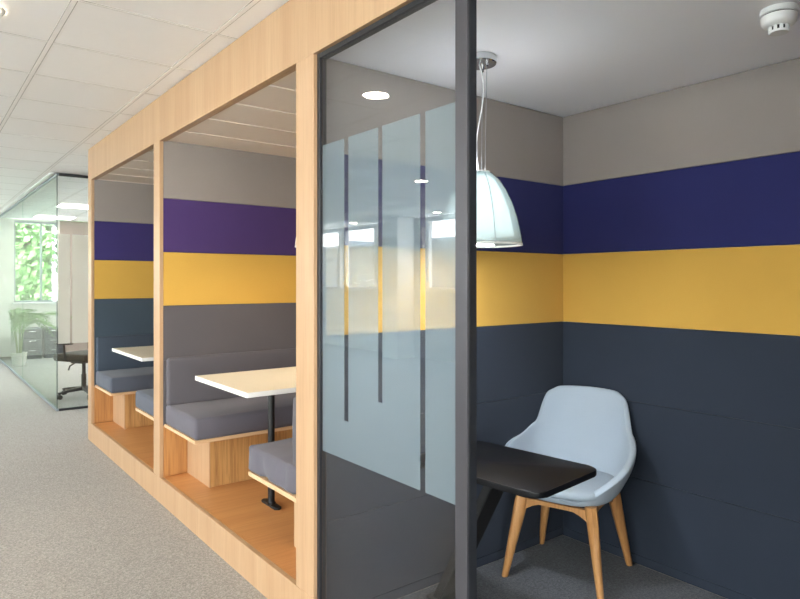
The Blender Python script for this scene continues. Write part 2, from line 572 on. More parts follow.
wall_with_holes('wall_end', Y_END, (X_WIN, X_RIGHT), [(-4.8, -.9, 1.0, 2.6), (.285, 1.03, 1.04, 2.63), (2.8, 4.4, 1.035, 2.615)], M['wall'], .25, 'y')
window('y', Y_END, 2.8, 4.4, 1.035, 2.615, [3.6], M['grey_frame'], out=1)  # hidden window, added to brighten the meeting room
window('y', Y_END, .285, 1.03, 1.04, 2.63, [.76], M['grey_frame'], out=1)
window('y', Y_END, -4.8, -.9, 1.0, 2.6, [-3.5, -2.2], M['white_frame'], out=1)
wall_with_holes('wall_right', X_RIGHT, (Y_BACK, Y_END), [(8.6, 12.8, 1.0, 2.6)], M['wall'], .25, 'x')
window('x', X_RIGHT, 8.6, 12.8, 1.0, 2.6, [10, 11.4], M['white_frame'], out=1)  # unseen side window, added for more light inside the meeting room
box('trim_1', 1.075, 2.3, Y_END - .03, Y_END - .0005, 0, H_CEIL - .001, M['taupe'], kind='structure')
# white column by the window wall
col = thing('column', 'white square column standing before the long window wall', 'column', (X_WIN + .28, 9.53, 0))
box('shaft', -.2, .2, -.2, .2, .1, H_CEIL - .001, M['white_frame'], col, .01)
box('plinth', -.215, .215, -.215, .215, 0, .1, M['trim'], col, .006)

# ------------------------------------------------------------------ oak booth facade
fac = thing('booth_facade', 'long pale oak facade framing the row of seating booths', 'booth front')
FT = .025
Y_R0 = .05
box('header', 0, FT, Y_R0, Y_FAR + .13, H_HEAD, H_CEIL - .001, M['oak'], fac, .0015)
box('plinth', 0, FT, 2.233, Y_FAR + .13, 0, H_PLAT, M['oak'], fac, .0015)
for a, b in ((Y_FAR, Y_FAR + .13), (Y_MID + .001, Y_MID + .128), (2.233, 2.38)):
    z0 = H_PLAT
    box('post', 0, FT, a, b, H_PLAT, H_HEAD, M['oak'], fac, .0015)
box('post', 0, FT, Y_R0, .33, 0, H_HEAD, M['oak'], fac, .0015)
# soffit strip behind header edge
box('reveal', FT, .0445, 2.38, Y_FAR, H_HEAD, H_HEAD + .06, M['oak'], fac)

# booth platforms
box('booth_platform', FT + .001, XB + .017, 2.341, Y_FAR - .001, .001, H_PLAT, M['floor_wood'])
tag(bpy.data.objects['booth_platform'], 'raised orange oak floor under the two dining booths', 'platform')

# booth ceilings: planks whose near edge hangs a little lower
bm = bmesh.new()
for y0, y1 in ((2.3425, 4.25), (4.2745, 6.215)):
    q = 2.73 - .385 if y0 < 3 else 4.2745
    while q < y1 - .01:
        a, b = max(q, y0), min(q + .385, y1)
        if b - a > .01:
            vs = add_box(bm, .045, XB, a + .001, b - .001, H_HEAD, H_HEAD + .012)
            for v in vs: v.co.z += .006 * (v.co.y - a) / .385
        q += .385
    add_box(bm, .045, XB, y0, y1, H_HEAD + .026, H_HEAD + .05)
obj('ceiling_booth', bm, M['plank'], kind='structure')
box('ceiling_open_booth', FT, XB + .03, .31, Y_NEAR + .02, 2.39, 2.43, M['plaster'], kind='structure')

box('floor_booth', FT, XB, .331, Y_NEAR, .0002, .0015, M['carpet_booth_shaded'], kind='structure')

# ------------------------------------------------------------------ partitions
def stripes(parent, axis, face, out, u0, u1, rows, th=.018):
    """upholstered strips; face = plane coordinate of visible face, out = +1/-1 direction the face looks"""
    for z0, z1, m, nm in rows:
        f0, f1 = (face - out * th, face)
        lo, hi = min(f0, f1), max(f0, f1)
        if axis == 'y': o = box(nm, u0, u1, lo, hi, z0 + .0008, z1 - .0008, M[m], parent, .003, seg=2)
        else: o = box(nm, lo, hi, u0, u1, z0 + .0008, z1 - .0008, M[m], parent, .003, seg=2)
        lab = {'yellow': 'yellow felt panel', 'navy': 'navy blue felt panel', 'purple': 'purple felt panel', 'indigo': 'indigo felt panel', 'grey_panel': 'warm grey felt panel'}.get(m)
        if lab: o['label'] = lab


Z4 = (2.380, 1.997, 1.643, 1.289)
ROWS_OPEN = [(1.995, 2.388, 'grey_panel', 'felt_panel'), (1.605, 1.995, 'navy', 'felt_panel'), (1.22, 1.605, 'yellow', 'felt_panel'),
             (.83, 1.22, 'slate', 'felt_panel'), (.44, .83, 'slate', 'felt_panel'), (.05, .44, 'slate', 'felt_panel'), (.002, .05, 'slate', 'skirting')]
def rows_booth(p, d):
    return [(Z4[1], Z4[0], 'grey_panel', 'felt_panel'), (Z4[2], Z4[1], p, 'felt_panel'), (Z4[3], Z4[2], 'yellow', 'felt_panel'),
            (.93, Z4[3], d, 'felt_panel'), (.5, .93, d, 'felt_panel'), (H_PLAT, .5, 'oak_wall', 'oak_cladding')]


pn = thing('booth_partition', 'striped felt partition between the glass-fronted booth and the nearer dining booth', 'partition')
stripes(pn, 'y', Y_NEAR, -1, FT + .001, XB + .017, ROWS_OPEN)
box('core', FT + .001, XB + .05, Y_NEAR + .018, 2.322, 0, 2.6, M['core'], pn)
stripes(pn, 'y', 2.34, 1, FT + .001, XB, rows_booth('purple', 'charcoal'))

pm = thing('booth_partition', 'striped felt partition between the two dining booths, purple on its near side', 'partition')
stripes(pm, 'y', Y_MID, -1, FT + .001, XB + .017, rows_booth('purple', 'charcoal'))
box('core', FT + .001, XB + .05, Y_MID + .018, 4.272, H_PLAT, 2.6, M['core'], pm)
stripes(pm, 'y', 4.29, 1, FT + .001, XB, rows_booth('indigo', 'slate_far'))

pf = thing('booth_partition', 'striped felt end partition of the farthest dining booth', 'partition')
stripes(pf, 'y', Y_FAR, -1, FT + .001, XB + .017, rows_booth('indigo', 'slate_far'))
box('core', FT + .001, XB + .05, Y_FAR + .018, Y_FAR + .115, 0, 2.6, M['core'], pf)
box('end_panel', FT + .001, XB + .05, Y_FAR + .115, Y_FAR + .13, 0, 2.655, M['oak'], pf)

pr = thing('booth_partition', 'striped felt side partition at the near end of the open booth', 'partition')
stripes(pr, 'y', .33, 1, FT + .001, XB, ROWS_OPEN)
box('core', FT + .001, XB + .05, .25, .312, 0, 2.6, M['core'], pr)

pb = thing('padded_wall', 'striped grey, navy, yellow and slate felt wall behind the pale blue chair', 'padded wall')
stripes(pb, 'x', XB, -1, .331, Y_NEAR - .001, [(a, b, m, n) for a, b, m, n in ROWS_OPEN])
pb2 = thing('padded_wall', 'striped felt back wall of the nearer dining booth', 'padded wall')
stripes(pb2, 'x', XB, -1, 2.341, Y_MID - .001, rows_booth('purple', 'charcoal'))
pb3 = thing('padded_wall', 'striped felt back wall of the farther dining booth', 'padded wall')
stripes(pb3, 'x', XB, -1, 4.291, Y_FAR - .001, rows_booth('indigo', 'slate_far'))
box('wall_booth_back', XB + .0185, XB + .16, .2, Y_FAR + .13, 0, H_CEIL, M['wall'], kind='structure')

# ------------------------------------------------------------------ benches
def bench(label, yw, d, mseat, mback, wr=0, dep=.565, bt=.062):
    """yw: wall face the bench backs onto; d: direction the seat looks (+1/-1 in y)"""
    root = thing('booth_bench', label, 'bench', (.03, yw, H_PLAT), 0, 'upholstered benches of the dining booths')
    ox, oy, oz = .03, yw, H_PLAT
    def yr(a, b): return (min(d * a, d * b), max(d * a, d * b))
    L = XB - .02 - .03
    y0, y1 = yr(.001, .395)
    box('base', .157, L, y0, y1, .0, .348 - .022, M['oak_base'], root, .002)
    # thin end face in paler wood, standing in for aisle light on it
    y0, y1 = yr(.0015, .397)
    box('base_end_lit', .153, .158, y0, y1, .0005, .3262, M['oak'], root)
    y0, y1 = yr(.001, dep)
    box('seat_board', 0, L, y0, y1, .3265, .348, M['oak_h'], root, .002)
    y0, y1 = yr(.016, dep + .012)
    def wf(p):
        if not wr: return 0
        t = max(0, 1 - abs(p.x) / .35)
        return -wr * t * max(0, math.sin(p.y * 34 + p.x * 9 + 3 * noise.noise(p * 5))) ** 4 * (.55 + .8 * noise.noise(p * 11))
    bm = soft_box(0, L, y0, y1, .3485, .478, .02, (.008, .010, .012), .004, wf, 14 if wr else 9)
    obj('seat_cushion', bm, M[mseat], root, True)
    y0, y1 = yr(.018, bt + .004)
    bm = soft_box(.004, L, y0, y1, .470, .785, .019, (.002, .010, .004), .003)
    obj('backrest', bm, M[mback], root, True)
    return root


bench('charcoal bench cushion beyond the cream table, under the nearer purple stripe', Y_MID, -1, 'seat_grey', 'back_grey')
bench('charcoal bench with creased cushion, cut off by the oak post beside the glass', 2.34, 1, 'seat_grey', 'back_grey', .03, .585, .142)
bench('blue-grey bench at the far end of the farther booth', Y_FAR, -1, 'seat_blue', 'back_blue')
bench('blue-grey bench corner poking out just left of the middle oak post', 4.29, 1, 'seat_blue', 'back_blue', 0, .62, .142)

# ------------------------------------------------------------------ booth tables
def booth_table(label, yc, w, ztop):
    root = thing('booth_table', label, 'table', (.05, yc, H_PLAT), 0, 'pedestal tables of the dining booths')
    h = ztop - H_PLAT
    L = XB - .02 - .05
    box('table_top', .002, L, -w / 2 + .002, w / 2 - .002, h - .026, h, M['laminate'], root, .001)
    bm = bmesh.new()
    add_box(bm, 0, .002, -w / 2, w / 2, h - .0258, h - .0004)
    add_box(bm, .002, L, -w / 2, -w / 2 + .002, h - .0258, h - .0004)
    add_box(bm, .002, L, w / 2 - .002, w / 2, h - .0258, h - .0004)
    obj('edge_band', bm, M['laminate_edge'], root)
    for px in (.30, L - .3):
        bm = bmesh.new()
        add_lathe(bm, [(0, .012), (.0195, .012), (.0195, h - .03), (.06, h - .03), (.06, h - .0262), (0, h - .0262)], 20, (px, -.03, 0))
        leg = shade_auto(obj('leg', bm, M['black_leg'], root))
        bm = bmesh.new()
        add_prism(bm, rrect(.042, .2, .018), 0, .012, .004, 2, Matrix.Translation((px, -.03, 0)))
        add_lathe(bm, [(.026, .010), (.026, .016), (.02, .02), (0, .02)], 20, (px, -.03, 0))
        shade_auto(obj('foot_bar', bm, M['black_leg'], leg))
    return root


booth_table('cream rectangular table on a slim black leg in the nearer booth', 3.352, .735, .888)
booth_table('white table top in the farther booth, left of the middle oak post', 5.25, .87, .888)

# ------------------------------------------------------------------ glazed screen of the open booth
sc = thing('glazed_screen', 'black-framed glass screen with frosted film beside the oak post', 'glass screen')
GY0, GY1 = 1.358, 2.2325
fw = .052
zt = H_HEAD - .001
FX = .016
stile = box('frame_stile', FX + .008, .057, GY0 + .0005, GY0 + fw, 0.001, zt, M['black_metal'], sc, .001)
box('front_face_lit', FX, FX + .0079, GY0, GY0 + fw, 0.001, zt, M['stile_front_lit'], stile, .001)['label'] = 'front face of the black stile, greyed as window-lit'  # separate slab whose grey stands for light on the stile
box('frame_stile', FX, .05, GY1 - .02, GY1, 0.001, zt, M['black_metal'], sc, .0015)
box('frame_rail', FX, .05, GY0 + fw, GY1 - .02, zt - .02, zt, M['black_metal'], sc, .0015)
box('frame_rail', FX, .05, GY0 + fw, GY1 - .02, .001, .03, M['black_metal'], sc, .0015)
box('glass_pane', .022, .030, GY0 + fw - .003, GY1 - .017, .026, zt - .016, M['glass'], sc)
# frosted film with clear slots of different length
FZ0, FZ1 = .766, 1.999
slots = [(2.022, 2.051, .915), (1.803, 1.828, 1.02), (1.567, 1.593, FZ0)]
bm = bmesh.new()
fx0, fx1 = .0303, .0309
edges = sorted([GY0 + fw - .002, GY1 - .0185] + [v for a, b, _ in slots for v in (a, b)])
for i in range(0, len(edges), 2):
    add_box(bm, fx0, fx1, edges[i], edges[i + 1], FZ0, FZ1)
for a, b, z in slots:
    if z > FZ0 + .01: add_box(bm, fx0, fx1, a, b, FZ0, z)
obj('frosted_film', bm, M['film'], sc)

# ------------------------------------------------------------------ smoke detector
sd = thing('smoke_detector', 'white round smoke detector on the smooth booth ceiling', 'smoke detector', (1.085, .925, 2.39))
bm = bmesh.new()
add_lathe(bm, [(0, 0), (.056, 0), (.058, -.006), (.058, -.018), (.055, -.02), (0, -.02)], 40)
shade_auto(obj('mounting_base', bm, M['white_plastic'], sd))
bm = bmesh.new()
add_lathe(bm, [(0, -.0205), (.051, -.0205), (.051, -.026), (0, -.026)], 40)
obj('vent_gap', bm, M['dark_slot'], sd)
bm = bmesh.new()
add_lathe(bm, [(0, -.0245), (.055, -.0245), (.056, -.03), (.054, -.048), (.048, -.056), (.034, -.06), (0, -.06)], 40)
shade_auto(obj('housing', bm, M['white_plastic'], sd), 50)
bm = bmesh.new()
for k in range(10):
    a = 2 * PI * k / 10
    add_box(bm, .027, .031, -.0055, .0055, -.076, -.0595, .001, Matrix.Rotation(a, 4, 'Z'))
add_lathe(bm, [(0, -.075), (.031, -.075), (.032, -.078), (.029, -.083), (0, -.083)], 32)
shade_auto(obj('sensor_cage', bm, M['white_plastic'], sd), 40)
bm = bmesh.new()
add_lathe(bm, [(0, -.0602), (.024, -.0602), (.024, -.0748), (0, -.0748)], 24)
obj('sensor_chamber', bm, M['dark_slot'], sd)

# ------------------------------------------------------------------ pendant lamps
def pendant(label, loc, drop, rt, rb, hgt, rose_r, rose_m, lit=True):
    root = thing('pendant_lamp', label, 'lamp', loc)
    bm = bmesh.new()
    add_lathe(bm, [(0, 0), (rose_r, 0), (rose_r, -.026), (rose_r * .96, -.03), (0, -.03)], 40)
    shade_auto(obj('ceiling_rose', bm, M[rose_m], root))
    for k in range(3):
        bm = bmesh.new()
        a = 2 * PI * k / 3 + .5
        add_lathe(bm, [(0, -.0302), (.007, -.0302), (.007, -.045), (.003, -.05), (0, -.05)], 10, (rose_r * .62 * math.cos(a), rose_r * .62 * math.sin(a), 0))
        shade_auto(obj('cable_grip', bm, M['chrome'], root))
    zt = -drop            # top of shade
    for k in range(3):
        bm = bmesh.new()
        a = 2 * PI * k / 3 + .5
        add_tube(bm, [(rose_r * .62 * math.cos(a), rose_r * .62 * math.sin(a), -.05), (rt * .75 * math.cos(a), rt * .75 * math.sin(a), zt + .004)], .0012, 6)
        obj('suspension_wire', bm, M['steel_cable'], root)
    bm = bmesh.new()
    pts = []
    for i in range(15):
        t = i / 14
        pts.append((.012 * math.sin(t * 7) * (1 - t * .3), -.014 * math.sin(t * 5.2), -.03 + (zt + .03 - .0) * t))
    add_tube(bm, pts, .0026, 8)
    obj('power_cord', bm, M['cable'], root)
    # bell profile
    def bell(r0, r1, h, n=14):
        return [(r0 + (r1 - r0) * (math.sin(i / n * PI / 2) ** .92), -h * (1 - math.cos(i / n * PI / 2)) ** .93) for i in range(n + 1)]
    p = [(rb * q, -hgt * z) for q, z in ((.27, 0), (.30, .005), (.48, .11), (.64, .26), (.78, .44), (.88, .62), (.95, .80), (.99, .93), (1, 1))]
    p2 = [(r * .80, z * .84) for r, z in p]
    bm = bmesh.new()
    add_lathe(bm, [(0, zt), ] + [(r, zt + z) for r, z in p], 48)
    outer = obj('outer_shade', bm, M['lamp_outer'] if lit else M['lamp_grey'], root, True)
    sm = outer.modifiers.new('thick', 'SOLIDIFY'); sm.thickness = .003; sm.offset = -1
    bm = bmesh.new()
    zr = zt - hgt
    add_lathe(bm, [(rb - .004, zr + .002), (rb + .001, zr + .002), (rb + .002, zr - .006), (rb - .006, zr - .006), (rb - .004, zr + .002)], 48)
    obj('rim', bm, M['trim'], outer, True)
    if lit:
        bm = bmesh.new()
        add_lathe(bm, [(0, zt - .012)] + [(r, zt - .012 + z) for r, z in p2], 48)
        obj('inner_diffuser', bm, M['lamp_inner'], root, True)
        bm = bmesh.new()
        zl = zt - hgt - .004
        add_lathe(bm, [(0, zl + .012), (.055, zl + .012), (.06, zl + .006), (.06, zl), (.0, zl - .001)], 40)
        obj('lens', bm, M['lamp_lens'], root)
        bm = bmesh.new()
        add_lathe(bm, [(0, zl + .013), (.061, zl + .013), (.061, zl + .001), (.0635, zl + .001), (.0635, zl + .02), (.04, zl + .04), (0, zl + .042)], 40)
        shade_auto(obj('lens_housing', bm, M['white_plastic'], root))  # opaque cup, added to keep the lens from lighting the shade
        bm = bmesh.new()
        add_lathe(bm, [(0, zt + .001), (.044, zt + .001), (.044, zt + .006), (.041, zt + .006), (.041, zt + .003), (0, zt + .003)], 32)
        obj('top_cap', bm, M['white_plastic'], root)  # opaque tray, added to keep the uplight off the shade
        bm = bmesh.new()
        add_lathe(bm, [(0, zt + .0035), (.04, zt + .0035), (.04, zt + .0055), (0, zt + .0055)], 32)
        obj('added_uplight', bm, M['lamp_uplight'], root)  # hidden glowing disc, added to throw light on the ceiling
        bm = bmesh.new()
        for k in range(3):
            a = 2 * PI * k / 3 + .1
            pp = [((r + .0025) * math.cos(a), (r + .0025) * math.sin(a), zt + z) for r, z in p]
            add_tube(bm, pp, .0013, 6)
        obj('rib', bm, M['steel_cable'], outer)
    if not lit:
        bm = bmesh.new()
        add_lathe(bm, [(0, zr + .010), (.06, zr + .010), (.062, zr + .004), (.06, zr), (0, zr - .001)], 32)
        obj('lens', bm, M['lamp_warm'], root)
        bm = bmesh.new()
        add_lathe(bm, [(0, zr + .011), (.063, zr + .011), (.063, zr + .03), (0, zr + .032)], 32)
        obj('lens_housing', bm, M['white_plastic'], root)
    return root


pendant('lit white bell pendant lamp hanging in the glass-fronted booth', (.602, 1.895, 2.39), .485, .045, .178, .30, .072, 'chrome')
pendant('grey pendant lamp half hidden by the oak post in the nearer dining booth', (.645, 3.345, 2.371), .45, .03, .115, .26, .075, 'black_metal', False)

# ------------------------------------------------------------------ tub chair
ch = thing('tub_chair', 'pale blue upholstered tub chair with splayed oak legs', 'chair', (1.317, 1.987, 0), 0)
# local frame: +y is where the sitter looks
fdir = Vector((-.953, -.303, 0)).normalized()
ch.rotation_euler = (0, 0, math.atan2(-fdir.x, fdir.y))
def sstep(a, b, t):
    t = min(1, max(0, (t - a) / (b - a)))
    return t * t * (3 - 2 * t)
def rim_h(p):
    p = abs(p)
    h = .880 - .006 * min(1, p / 34) ** 2
    h = h - .024 * sstep(32, 44, p) - .165 * sstep(43, 55, p) - .055 * sstep(54, 80, p)
    h = h - .05 * sstep(74, 112, p)
    h = h - .145 * sstep(96, 150, p)
    return h
nu, nv = 144, 18
bm = bmesh.new()
def shell_pt(p, v):
    """v 0..1 : 0 = centre underside, 1 = rim"""
    a = math.radians(p)
    # plan direction: 0deg = back (-y)
    dx, dy = math.sin(a), -math.cos(a)
    A, B = .296, .272
    # squarish plan outline
    n = 2.6
    R = 1 / ((abs(dx) / A) ** n + (abs(dy) / B) ** n) ** (1 / n)
    if v < .4:
        t = v / .4
        return Vector((dx * R * .74 * t, dy * R * .74 * t, .388 + .028 * t ** 3))
    t = (v - .4) / .6
    z0 = .416
    h = rim_h(p)
    z = z0 + (h - z0) * t
    q = min(1, (z - z0) / .22)
    s = .74 + .26 * math.sin(q * PI / 2)
    lean = 0
    if z > .6: lean = .06 * (z - .6) / .3
    back = max(0, math.cos(a))
    x = dx * R * s
    y = dy * R * s - lean * back
    # back panel narrows towards the top
    fl = math.exp(-((abs(p) - 104) / 24) ** 2) * min(1, max(0, (z - .47) / .14))
    x *= 1 + .07 * fl; y += .03 * fl
    if z > .62: x *= 1 - .03 * min(1, (z - .62) / .28)
    return Vector((x, y, z))
rows = []
c = bm.verts.new((0, 0, .388))
for j in range(1, nv + 1):
    rows.append([bm.verts.new(shell_pt(-180 + 360 * i / nu, j / nv)) for i in range(nu)])
for i in range(nu):
    bm.faces.new((c, rows[0][i], rows[0][(i + 1) % nu]))
for a, b in zip(rows, rows[1:]):
    for i in range(nu):
        bm.faces.new((a[i], a[(i + 1) % nu], b[(i + 1) % nu], b[i]))
sh = obj('shell', bm, M['chair_blue'], ch, True)
md = sh.modifiers.new('thick', 'SOLIDIFY'); md.thickness = .032; md.offset = 0
md = sh.modifiers.new('sub', 'SUBSURF'); md.levels = 1; md.render_levels = 2
# seat cushion
bm = bmesh.new()
def seat_ring(s, z):
    out = []
    for i in range(48):
        a = 2 * PI * i / 48
        dx, dy = math.sin(a), -math.cos(a)
        R = 1 / ((abs(dx) / .238) ** 2.8 + (abs(dy) / .232) ** 2.8) ** (1 / 2.8)
        out.append(bm.verts.new((dx * R * s, dy * R * s + .012, z - .008 * max(0, -dy) * s)))
    return out
prev = None
for s, z in ((.86, .432), (.97, .437), (1.0, .452), (.985, .466), (.93, .474), (.8, .479), (.5, .482), (.2, .482)):
    r = seat_ring(s, z)
    if prev:
        for i in range(48): bm.faces.new((prev[i], prev[(i + 1) % 48], r[(i + 1) % 48], r[i]))
    else: bm.faces.new(r[::-1])
    prev = r
bm.faces.new(prev)
obj('seat_cushion', bm, M['chair_blue2'], ch, True)
# oak legs and rails
def leg_bm(sx, sy):
    bm = bmesh.new()
    top = Vector((sx * .168, sy * .168, .405)); bot = Vector((sx * .236, sy * .236, 0))
    rings = []
    d2 = Vector((sx, sy, 0)).normalized(); d1 = Vector((-d2.y, d2.x, 0))
    for t, wa, wb in ((0, .030, .024), (.12, .031, .024), (.5, .024, .019), (.97, .015, .0135), (1, .0135, .012)):
        p = top.lerp(bot, t)
        rings.append([bm.verts.new(p + d1 * x * wb + d2 * y * wa) for x, y in
                      ((1, .5), (.5, 1), (-.5, 1), (-1, .5), (-1, -.5), (-.5, -1), (.5, -1), (1, -.5))])
    for a, b in zip(rings, rings[1:]):
        for k in range(8): bm.faces.new((a[k], a[(k + 1) % 8], b[(k + 1) % 8], b[k]))
    bm.faces.new(rings[0]); bm.faces.new(rings[-1][::-1])
    return bm
for sx in (-1, 1):
    for sy in (-1, 1):
        shade_auto(obj('leg', leg_bm(sx, sy), M['chair_oak'], ch), 50)
for q in range(4):
    bm = bmesh.new()
    L = .172
    prevs = None
    for i in range(13):
        t = i / 12
        x = -L + 2 * L * t
        e = abs(2 * t - 1)
        zt, zb = .3865, .3865 - .020 - .050 * max(0, (e - .45) / .55) ** 1.6
        sec = [bm.verts.new((x, yy, zz)) for yy, zz in ((.157, zt), (.179, zt), (.179, zb), (.157, zb))]
        if prevs:
            for k in range(4): bm.faces.new((prevs[k], prevs[(k + 1) % 4], sec[(k + 1) % 4], sec[k]))
        else: bm.faces.new(sec)
        prevs = sec
    bm.faces.new(prevs[::-1])
    bmesh.ops.transform(bm, matrix=Matrix.Rotation(q * PI / 2, 4, 'Z'), verts=bm.verts[:])
    obj('rail', bm, M['chair_oak'], ch)

# ------------------------------------------------------------------ black side table
sl = Vector((-.116, .993, 0)).normalized()
st = thing('side_table', 'black cantilever laptop table in front of the pale blue chair', 'table', (.605, 1.772, 0), math.atan2(-sl.x, sl.y))
bm = bmesh.new()
add_prism(bm, rrect(.445, .64, .055, 8), .692, .715, .004, 2)
shade_auto(obj('table_top', bm, M['black_top'], st), 40)
bm = bmesh.new()
lo, hi = (.09, .385), (.085, .04)
w = .062
vs = []
for (xc, yc), z in ((lo, .018), (hi, .6915)):
    for x, y in ((-w, -.022), (w, -.022), (w, .022), (-w, .022)):
        vs.append(bm.verts.new((xc + x, yc + y, z)))
bm.faces.new(vs[:4][::-1]); bm.faces.new(vs[4:])
for k in range(4): bm.faces.new((vs[k], vs[(k + 1) % 4], vs[4 + (k + 1) % 4], vs[4 + k]))
bmesh.ops.bevel(bm, geom=bm.edges[:], offset=.004, segments=2, affect='EDGES')
obj('leg', bm, M['black_leg'], st)
bm = bmesh.new()
add_prism(bm, rrect(.15, .62, .012, 4), 0, .018, .004, 2, Matrix.Translation((.09, .13, 0)))
shade_auto(obj('foot', bm, M['black_leg'], st), 40)

# ------------------------------------------------------------------ ceiling lights
def downlight(x, y, label):
    t = thing('downlight', label, 'ceiling light', (x, y, H_CEIL), 0, 'round downlights in the aisle ceiling')
    bm = bmesh.new()
    add_lathe(bm, [(.078, -.0005), (.1, -.0005), (.1, -.004), (.09, -.008), (.078, -.006)], 40)
    obj('trim_ring', bm, M['trim'], t, True)
    bm = bmesh.new()
    add_lathe(bm, [(0, -.002), (.078, -.002), (.078, -.004), (0, -.004)], 40)
    obj('lens', bm, M['down'], t)
for i, (x, y) in enumerate(((-1.05, 3.34), (-3.53, 5.87), (-5.95, 8.36), (-5.9, 10.9), (-3.5, 3.3), (-3.5, .5), (-1.05, .6), (-3.5, 9.0))):  # the last four are unseen, added for more light on the floor
    downlight(x, y, ['round downlight above the aisle, mirrored in the glass screen', 'round downlight over the middle of the office',
                     'round downlight near the white column', 'round downlight by the far windows', 'unseen round downlight added over the office floor level with the nearer dining booth',
                     'unseen round downlight added over the office floor level with the open booth doorway', 'unseen round downlight added above the aisle outside the open booth doorway', 'unseen round downlight added over the office floor level with the meeting room'][i])

def panel_light(x0, x1, y0, y1, label):
    t = thing('panel_light', label, 'ceiling light', ((x0 + x1) / 2, (y0 + y1) / 2, H_CEIL), 0, 'bright panel lights in the meeting room')
    hx, hy = (x1 - x0) / 2, (y1 - y0) / 2
    bm = bmesh.new()
    for a in ((-hx, hx, -hy, -hy + .02), (-hx, hx, hy - .02, hy), (-hx, -hx + .02, -hy + .02, hy - .02), (hx - .02, hx, -hy + .02, hy - .02)):
        add_box(bm, *a, -.008, -.0005)
    obj('frame', bm, M['trim'], t)
    box('diffuser', -hx + .02, hx - .02, -hy + .02, hy - .02, -.006, -.001, M['panel_light'], t)
panel_light(.545, 1.75, 10.95, 11.55, 'bright rectangular panel light nearer the glass corner')
panel_light(.52, 1.2, 13.2, 13.75, 'bright rectangular panel light close to the meeting room window')
panel_light(2.4, 3.6, 10.95, 11.55, 'bright rectangular panel light over the hidden side of the meeting room')

# ------------------------------------------------------------------ glass meeting room
YG = 7.92
gw = thing('glass_wall', 'long clear glass wall of the meeting room along the aisle', 'glass wall')
edges = [YG + .006, 10.7, Y_END - .002]
for a, b in zip(edges, edges[1:]):
    box('glass_pane', 0, .012, a, b - .004, .025, H_CEIL - .028, M['glass_green'], gw)
box('floor_channel', -.006, .018, YG - .012, Y_END - .002, 0, .025, M['grey_frame'], gw, .002)
box('head_channel', -.008, .02, YG - .012, Y_END - .002, H_CEIL - .028, H_CEIL - .001, M['grey_frame'], gw, .002)
box('ceiling_trim', -.07, -.03, YG - .03, Y_END - .002, H_CEIL - .012, H_CEIL - .001, M['trim'], gw, .002)
gr = thing('glass_wall', 'short glass return with frosted film and black rails before the office chair', 'glass wall')
box('glass_pane', .002, 2.2, YG - .006, YG + .005, .025, H_CEIL - .03, M['glass'], gr)
box('glass_pane', 2.204, X_RIGHT - .002, YG - .006, YG + .005, .025, H_CEIL - .03, M['glass'], gr)
box('floor_channel', .02, X_RIGHT - .002, YG - .012, YG + .012, 0, .025, M['black_metal'], gr, .002)
box('head_channel', .0205, X_RIGHT - .002, YG - .014, YG + .014, H_CEIL - .032, H_CEIL - .001, M['black_metal'], gr, .002)
box('corner_bead', -.002, .004, YG - .008, YG + .008, .026, H_CEIL - .033, M['black_metal'], gr)
bm = bmesh.new()
xs = [.014, .132, .156, .37, .394, .75, .775, 1.2, 1.225, 2.2]
for i in range(0, len(xs), 2): add_box(bm, xs[i], xs[i + 1], YG + .0055, YG + .0061, .75, 1.98)
obj('frosted_film', bm, M['film_far'], gr)

# office chair
oc = thing('office_chair', 'dark swivel office chair on castors behind the glass return', 'chair', (.44, 8.76, 0), .6)
bm = bmesh.new()
add_lathe(bm, [(0, .075), (.04, .075), (.045, .09), (.035, .13), (.03, .135), (.03, .28), (.022, .28), (.022, .43), (0, .43)], 24)
shade_auto(obj('gas_column', bm, M['office_black'], oc))
for k in range(5):
    a = 2 * PI * k / 5 + .35
    R = Matrix.Rotation(a, 4, 'Z')
    bm = bmesh.new()
    rings = []
    for x, w_, z0, z1 in ((.025, .028, .08, .125), (.15, .022, .075, .112), (.30, .017, .068, .09), (.325, .014, .066, .084)):
        rings.append([bm.verts.new((x, y, z)) for y, z in ((-w_, z0), (w_, z0), (w_, z1), (-w_, z1))])
    for p, q in zip(rings, rings[1:]):
        for i in range(4): bm.faces.new((p[i], p[(i + 1) % 4], q[(i + 1) % 4], q[i]))
    bm.faces.new(rings[0]); bm.faces.new(rings[-1][::-1])
    bmesh.ops.bevel(bm, geom=bm.edges[:], offset=.005, segments=2, affect='EDGES')
    bmesh.ops.transform(bm, matrix=R, verts=bm.verts[:])
    leg = obj('base_arm', bm, M['office_black'], oc)
    bm = bmesh.new()
    for s in (-1, 1):
        add_lathe(bm, [(0, -.009), (.025, -.009), (.029, -.005), (.029, .005), (.025, .009), (0, .009)], 20, mat=R @ Matrix.Translation((.305, s * .014, .029)) @ Matrix.Rotation(PI / 2, 4, 'X'))
    add_box(bm, .293, .317, -.006, .006, .03, .068, .002, R)
    shade_auto(obj('castor', bm, M['office_black'], leg))
bm = bmesh.new()
add_box(bm, -.12, .12, -.1, .1, .425, .46, .01)
add_tube(bm, [(.1, .02, .44), (.2, .05, .435), (.29, .06, .42)], .007, 8)
add_tube(bm, [(-.1, .02, .44), (-.18, .04, .40), (-.2, .04, .35)], .009, 8)
obj('tilt_mechanism', bm, M['office_black'], oc)
obj('seat', soft_box(-.25, .25, -.25, .25, .46, .55, .035, (.005, .005, .015)), M['office_fabric'], oc, True)
bm = bmesh.new()
add_tube(bm, [(0, -.08, .44), (0, -.27, .45), (0, -.33, .55), (0, -.33, .75)], [.022, .022, .02, .018], 10)
obj('back_support', bm, M['office_black'], oc, True)
bm = soft_box(-.22, .22, -.31, -.26, .62, 1.12, .022, (0, .02, 0))
obj('backrest', bm, M['office_fabric'], oc, True)
